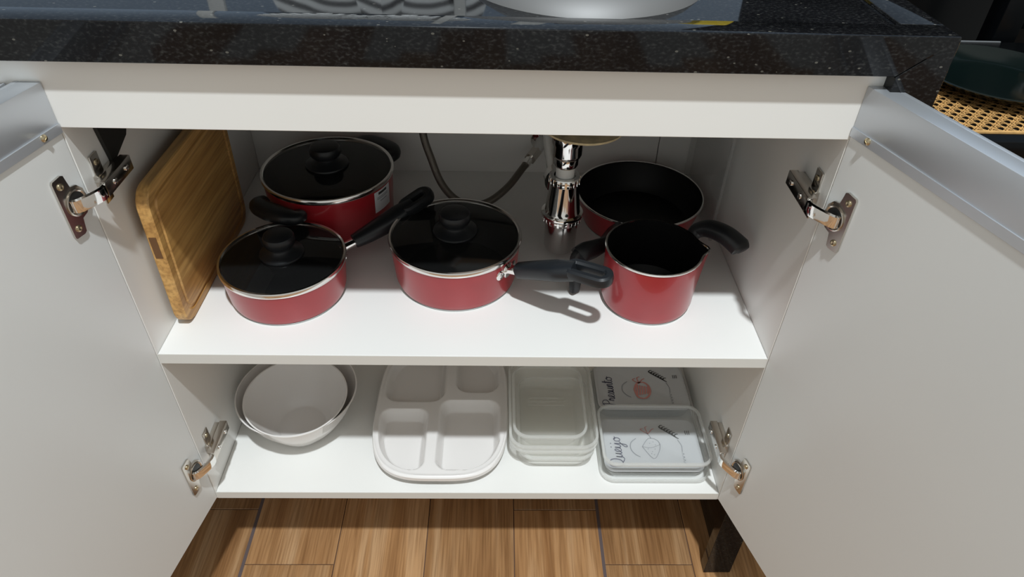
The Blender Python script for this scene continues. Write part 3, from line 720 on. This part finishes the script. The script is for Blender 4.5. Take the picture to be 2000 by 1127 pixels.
# ------------------------------------------------------------------ cold-cut boxes with printed lids
def ribbon(bm, pts, wd, z, T, n=5, cl=False):
    """flat pen stroke; pts in local (u along reading direction, v towards letter tops)"""
    P = catmull([Vector((p[0], p[1], 0)) for p in pts], n, cl)
    L = []; R_ = []
    for i, p in enumerate(P):
        a_ = P[max(0, i-1)]; b_ = P[min(len(P)-1, i+1)]; t = (b_-a_)
        if t.length < 1e-9: t = Vector((1, 0, 0))
        t.normalize(); nn = Vector((-t.y, t.x, 0))
        ww = wd*(.75+.35*abs(t.y))
        L.append(bm.verts.new(T(p.x+nn.x*ww, p.y+nn.y*ww, z))); R_.append(bm.verts.new(T(p.x-nn.x*ww, p.y-nn.y*ww, z)))
    for i in range(len(P)-1): bm.faces.new((L[i], L[i+1], R_[i+1], R_[i]))
GL = {  # cursive glyphs: strokes and advance, x-height 1
 'Q': ([[(1.1, 1.9), (.5, 2.1), (.1, 1.5), (.15, .6), (.6, .05), (1.2, .3), (1.45, 1.1), (1.3, 1.8), (.8, 2.05)], [(.2, -.15), (.6, .15), (1.0, -.05), (1.5, -.25), (1.9, .1)]], 1.75),
 'u': ([[(0, .1), (.15, .95), (.1, .3), (.3, .02), (.6, .4), (.7, .98), (.65, .3), (.8, .02), (1.0, .15)]], .95),
 'e': ([[(0, .15), (.4, .5), (.55, .85), (.35, 1.0), (.1, .6), (.2, .1), (.5, .05), (.8, .25)]], .72),
 'i': ([[(0, .2), (.18, .95), (.15, .3), (.3, .03), (.6, .2)], [(.14, 1.45), (.24, 1.60)]], .62),
 'j': ([[(0, .2), (.25, .95), (.2, .0), (.0, -.8), (-.35, -.95), (-.3, -.55), (.2, -.1), (.6, .2)], [(.20, 1.45), (.30, 1.60)]], .62),
 'o': ([[(.45, .95), (.1, .75), (.1, .2), (.4, .02), (.7, .35), (.65, .85), (.4, .98), (.6, .75), (.95, .85)]], .9),
 'r': ([[(0, .2), (.2, .98), (.25, .75), (.45, .85), (.4, .2), (.55, .03), (.75, .2)]], .68),
 's': ([[(0, .15), (.35, .98), (.5, .4), (.3, .02), (.1, .1)], [(.3, .02), (.7, .2)]], .62),
 'n': ([[(0, .1), (.1, .95), (.1, .05), (.3, .85), (.5, .95), (.55, .2), (.7, .03), (.9, .2)]], .85),
 't': ([[(0, .2), (.25, 1.75), (.2, .3), (.35, .03), (.6, .2)], [(-.05, 1.2), (.6, 1.3)]], .55),
 'P': ([[(.2, 0), (.35, 1.0), (.45, 2.0)], [(.0, 1.7), (.5, 2.1), (1.1, 1.9), (1.1, 1.3), (.4, 1.0)]], 1.05),
}
def write(bm, word, u, v, h_, wd, T, z):
    for ch in word:
        st_, adv = GL[ch]
        for s_ in st_: ribbon(bm, [(u+p[0]*h_, v+p[1]*h_) for p in s_], wd, z, T)
        u += adv*h_
    return u
def printed_lid(root, cx, cy, z, w_, d_, word, meat):
    bm = bmesh.new()
    loft(bm, [rrect(w_-.004, d_-.004, .014, cx, cy, z-.0014), rrect(w_, d_, .015, cx, cy, z-.0006), rrect(w_, d_, .015, cx, cy, z), rrect(w_-.006, d_-.006, .013, cx, cy, z+.0003), rrect(w_-.0075, d_-.0075, .012, cx, cy, z-.0002)])
    ld_ = obj('printed_lid', bm, LIDW, root)
    T = lambda u, v, zz: (cx-w_/2+.030-v, cy-d_/2+.004+u, zz)
    zt = z+.0006
    bm = bmesh.new(); write(bm, word, .004, 0, .0105, .00065, T, zt); obj('lettering', bm, INK, ld_, False)
    # sprig of leaves
    bm = bmesh.new(); 
    U = lambda u, v, zz: (cx+u, cy+v-.011, zz)
    ribbon(bm, [(.018, .046), (.030, .040), (.043, .026)], .0004, zt, U)
    for k in range(7):
        t = k/6; px, py = .019+.022*t, .0455-.018*t
        for s_ in (1, -1):
            ribbon(bm, [(px, py), (px+.0030, py+.0034*s_), (px+.0062, py+.0044*s_-.001)], .0009, zt, U)
    obj('leaf_print', bm, INKK, ld_, False)
    bm = bmesh.new()
    ribbon(bm, [(-.022, .022), (-.031, .014), (-.033, .002), (-.028, -.008), (-.020, -.014)], .0007, zt, U)
    if not meat:
        ribbon(bm, [(-.014, .006), (-.002, .022), (.010, .020), (.015, .010), (.010, -.006), (.000, -.017), (-.014, .006)], .0005, zt, U, 4)
        ribbon(bm, [(-.014, .006), (.000, .004), (.015, .010)], .0004, zt, U)
        for dx, dy in ((-.002, .012), (.004, .015), (.007, .009), (-.006, .001), (0, -.004), (.005, .001), (.002, -.010), (-.002, -.008)):
            ribbon(bm, [(dx, dy), (dx+.0012, dy+.0006)], .0007, zt, U)
        ribbon(bm, [(-.004, .034), (.001, .027), (.002, .022)], .0005, zt, U)
    ribbon(bm, [(.045, .020), (.049, .008), (.048, -.004)], .0005, zt, U)
    for k in range(4): ribbon(bm, [(.0465, -.006-k*.006), (.0500, -.008-k*.006), (.0465, -.010-k*.006)], .0005, zt, U)
    obj('drawing_print', bm, INKG, ld_, False)
    bm = bmesh.new()
    if meat:
        ribbon(bm, [(-.012, .004), (-.006, .017), (.006, .020), (.014, .010), (.013, -.006), (.004, -.016), (-.008, -.013), (-.012, .004)], .0016, zt, U, 6)
        for q in range(5): ribbon(bm, [(-.009+q*.0045, -.010+q*.001), (-.007+q*.0045, .002), (-.006+q*.0042, .014-q*.001)], .0013, zt+.0001, U)
        for f_ in ((-.012, .026), (-.004, .030), (.004, .026)): ribbon(bm, [(-.002, .018), f_, (f_[0]+.005, f_[1]+.003)], .0009, zt, U)
    else:
        for f_ in ((-.012, .040), (-.004, .044), (.006, .040)): ribbon(bm, [(-.001, .031), f_, (f_[0]+.004, f_[1]+.002)], .0007, zt, U)
    obj('flower_print', bm, INKR, ld_, False)
    bm = bmesh.new()
    for k in range(3): ribbon(bm, [(.060+.003*k, .030), (.060+.003*k, .038)], .0005, zt, U)
    obj('size_print', bm, INKK, ld_, False)
CG = 'clear cold cut boxes at the lower right'
bm = bmesh.new(); tub(bm, .2880, .138, ZB+.0004, ZB+.009, .166, .236, .002, .020, lip=.0030)
bm.free(); bt = thing('base_tray', 'long shallow clear tray under the two printed cold cut boxes', 'tray', (.288, .138, ZB))
bm = bmesh.new(); tub(bm, .2880, .138, ZB+.0004, ZB+.009, .166, .236, .002, .020, lip=.0002); obj('tub', bm, CLEAR, bt); rim(bt, .2880, .138, ZB+.009, .166, .236, .020, .003)
t1 = thing('cold_cut_box', 'clear box with grey lid lettered Queijo, front one at the lower right', 'food box', (.286, .075, ZB+.0018), CG)
bm = bmesh.new(); tub(bm, .2862, .0765, ZB+.0018, ZB+.0200, .158, .106, .004, .017, lip=.0025); obj('tub', bm, CLEAR, t1)
printed_lid(t1, .2862, .0765, ZB+.0215, .156, .104, 'Queijo', False)
bm = bmesh.new(); tub(bm, .2868, .0775, ZB+.0230, ZB+.0475, .160, .112, .004, .017, lip=.0038)
bm.free()
fbox('empty clear tub standing on the Queijo box at the lower right', .2868, .0775, .0230, .0475, .160, .112, .004, .017, CLEAR, None, .0038)
t2 = thing('cold_cut_box', 'clear box with lid lettered Presunto and pink drawing, rear one at the lower right', 'food box', (.288, .197, ZB+.0018), CG)
bm = bmesh.new(); tub(bm, .2885, .1960, ZB+.0018, ZB+.0250, .158, .106, .004, .017, lip=.0025); obj('tub', bm, CLEAR, t2)
printed_lid(t2, .2885, .1960, ZB+.0265, .156, .104, 'Presunto', True)

# ------------------------------------------------------------------ worktop: steel pot and unseen stand-ins added for reflections in the granite
zt_ = ZT-.0025
bm = bmesh.new(); lathe(bm, [(0, .030), (.030, .0295), (.070, .0265), (.100, .019), (.116, .009), (.1225, .002), (.124, 0), (.122, 0), (.114, .0075), (.098, .017), (.070, .0245), (0, .028)], (.124, .147, zt_), 96)
bmp_ = [(0, .0293), (.008, .0295), (.008, .040), (.016, .046), (.016, .052), (0, .054)]
lathe(bm, bmp_, (.124, .147, zt_), 40)
o = obj('stainless_lid', bm, BRUSHL); tag(o, 'domed stainless steel lid lying on the granite worktop, only its near edge in view', 'lid')
bm = bmesh.new(); box(bm, .275, .315, .20, .30, zt_, zt_+.030, .004, 3); o = obj('sponge_stand_in', bm, YEL); tag(o, 'yellow stand-in sponge added for its reflection in the granite right of the steel pot', 'sponge')  # out of view, stands in for a yellow reflection on the worktop

ZEB = bpy.data.materials.new('striped_glaze'); ZEB.use_nodes = True
nt = ZEB.node_tree; wv = nt.nodes.new('ShaderNodeTexWave'); wv.wave_type = 'RINGS'; wv.rings_direction = 'Y'; wv.inputs['Scale'].default_value = 16; wv.inputs['Distortion'].default_value = 2.5; wv.inputs['Detail Scale'].default_value = .8
tc = nt.nodes.new('ShaderNodeTexCoord'); rp = nt.nodes.new('ShaderNodeValToRGB'); rp.color_ramp.elements[0].position = .42; rp.color_ramp.elements[1].position = .5
rp.color_ramp.elements[0].color = (.01, .01, .012, 1); rp.color_ramp.elements[1].color = (.75, .78, .8, 1)
nt.links.new(tc.outputs['Object'], wv.inputs[0]); nt.links.new(wv.outputs[0], rp.inputs[0]); nt.links.new(rp.outputs[0], nt.nodes['Principled BSDF'].inputs['Base Color'])
for px_, lab in ((-.215, 'left'), (-.085, 'right')):  # unseen plates, added only for the striped reflection in the granite
    bm = bmesh.new(); m = Matrix.Translation((px_, .52, zt_+.107)) @ Matrix.Rotation(radians(78), 4, 'X')
    lathe(bm, [(0, .004), (.07, .004), (.105, .016), (.106, .014), (.072, 0), (0, 0)], seg=64, mtx=m)
    o = obj('striped_plate_stand_in', bm, ZEB); tag(o, 'black and white striped stand-in plate added for its reflection in the granite, %s one of the pair' % lab, 'plate', 'striped stand-in plates on the worktop')
for x0_, x1_, y_, h_, mm, lab in ((-.030, -.012, .44, .26, MELD, 'narrow white upright stand-in board added for a reflection in the granite left of the steel lid'), (.100, .150, .50, .24, MELD, 'wide white upright stand-in board added for a reflection in the granite beside the steel lid'), (.175, .270, .50, .20, WALLT, 'blue upright stand-in board added for a reflection in the granite right of the steel lid'), (-.40, -.375, .46, .24, MELD, 'slim white upright stand-in board added for a reflection at the far left of the granite')):
    bm = bmesh.new(); box(bm, x0_, x1_, y_, y_+.012, zt_, zt_+h_, .003, 2); o = obj('board_stand_in', bm, mm); tag(o, lab, 'board')  # unseen slabs standing in for pale and blue bars in the reflection

# ------------------------------------------------------------------ black table with cane mat, dark plate
tb = thing('dining_table', 'black lacquered table to the right behind the granite leg', 'table', (.86, .30, ZF))
zt2 = .237
bm = bmesh.new(); box(bm, .50, 1.30, .135, .486, zt2-.022, zt2, .002, 2); obj('tabletop', bm, BLK, tb)
bm = bmesh.new(); box(bm, .52, 1.28, .150, .165, zt2-.12, zt2-.0225); box(bm, .52, 1.28, .455, .470, zt2-.12, zt2-.0225); box(bm, .52, .535, .165, .455, zt2-.12, zt2-.0225); obj('apron', bm, BLK, tb, False)
for x in (.53, 1.25):
    for y in (.16, .46):
        bm = bmesh.new(); box(bm, x-.02, x+.02, y-.018, y+.018, ZF, zt2-.0226, .002, 2); obj('leg', bm, BLK, tb)
# thin bright strip along the far edge
bm = bmesh.new(); box(bm, .50, .846, .4862, .4885, zt2-.004, zt2+.0005); obj('edge_strip', bm, ALU, tb, False)
mt = thing('cane_placemat', 'woven cane placemat on the black table under the dark plate', 'placemat', (.74, .29, zt2))
mx0, mx1, my0, my1 = .565, .925, .1600, .425
bm = bmesh.new(); P_ = .0190; zz = zt2+.0004
def strip(bm, x0_, y0_, x1_, y1_, wd, z):
    # clip to mat rectangle
    dx, dy = x1_-x0_, y1_-y0_; t0, t1 = 0., 1.
    for p, q in ((-dx, x0_-mx0), (dx, mx1-x0_), (-dy, y0_-my0), (dy, my1-y0_)):
        if abs(p) < 1e-12:
            if q < 0: return
            continue
        r = q/p
        if p < 0: t0 = max(t0, r)
        else: t1 = min(t1, r)
    if t0 >= t1: return
    a_ = Vector((x0_+dx*t0, y0_+dy*t0, 0)); b_ = Vector((x0_+dx*t1, y0_+dy*t1, 0)); d = (b_-a_).normalized(); n = Vector((-d.y, d.x, 0))*wd/2
    lo_ = [bm.verts.new((p.x, p.y, z)) for p in (a_-n, b_-n, b_+n, a_+n)]; hi = [bm.verts.new((p.x, p.y, z+.0005)) for p in (a_-n, b_-n, b_+n, a_+n)]
    bm.faces.new(hi); bm.faces.new(lo_[::-1])
    for i in range(4): bm.faces.new((lo_[i], lo_[(i+1) % 4], hi[(i+1) % 4], hi[i]))
P_ = .0138; Q_ = P_*2**.5
k = -60
while k < 90:
    cx_ = mx0+k*Q_
    for o_ in (-.0021, .0021):
        strip(bm, cx_-.5+o_, my0-.5, cx_+.5+o_, my0+.5, .0012, zz+.0006)
        strip(bm, cx_+.5+o_, my0-.5, cx_-.5+o_, my0+.5, .0012, zz+.0011)
    k += 1
k = 0
while k*Q_/2 < .37:
    v_ = (k+.5)*Q_/2
    strip(bm, mx0+v_, my0, mx0+v_, my1, .0012, zz+.0015); strip(bm, mx0, my0+v_, mx1, my0+v_, .0012, zz)
    k += 1
w_ = obj('cane_weave', bm, CANE, mt, False); w_['kind'] = 'stuff'
bm = bmesh.new(); 
for bx_ in ((mx0-.002, mx1+.002, my0-.003, my0+.001), (mx0-.002, mx1+.002, my1-.001, my1+.003), (mx0-.003, mx0+.001, my0, my1), (mx1-.001, mx1+.003, my0, my1)): box(bm, *bx_, zt2+.0002, zt2+.0026)
obj('mat_border', bm, CANE, mt, False)
pc = (.728, .300, zt2+.003)
bm = bmesh.new(); R_ = .104
lathe(bm, [(0, .001), (.062, 0), (.066, .001), (.078, .005), (.098, .015), (R_, .0185), (R_+.001, .020), (R_-.001, .021), (.096, .0172), (.078, .008), (.066, .0045), (0, .004)], pc, 96)
o = obj('dinner_plate', bm, GREENG); tag(o, 'dark green glossy plate on the cane placemat', 'plate')
bm = bmesh.new(); P = catmull([(.800, .345, .270), (.815, .368, .2735), (.845, .385, .272), (.90, .40, .268)], 6)
sweep(bm, P, [(.002, .001), (.008, .002), (.007, .002), (.004, .0015)], (0, 0, 1), 10)
o = obj('spoon', bm, PAPER); tag(o, 'pale spoon resting on the edge of the dark green plate', 'spoon')
# black chair behind the table
ch = thing('dining_chair', 'black chair behind the table at the top right', 'chair', (.98, .58, ZF))
for x in (.86, 1.20):
    bm = bmesh.new(); box(bm, x-.02, x+.02, .50, .54, ZF, .66, .003, 2); obj('leg', bm, BLK, ch)
    bm = bmesh.new(); box(bm, x-.02, x+.02, .86, .90, ZF, -.062, .003, 2); obj('leg', bm, BLK, ch)
bm = bmesh.new(); box(bm, .84, 1.22, .50, .90, -.06, -.02, .006, 2); obj('seat', bm, BLK, ch)
for k in range(4):
    bm = bmesh.new(); box(bm, .881, 1.179, .51, .53, .12+.13*k, .20+.13*k, .003, 2); obj('back_slat', bm, BLK, ch)
# tall black cabinet put in to keep the top right corner dark
kc = thing('backdrop_cabinet', 'tall black cabinet put in as dark backdrop at the top right corner', 'cabinet', (.85, 1.0, ZF))
bm = bmesh.new(); box(bm, .46, 1.90, .93, 1.05, ZF, .95, .003, 2); obj('carcass', bm, BLK, kc)
for x in (.465, .825, 1.185, 1.545):
    bm = bmesh.new(); box(bm, x, x+.352, .912, .929, ZF+.05, .94, .002, 2); obj('door', bm, BLK, kc)
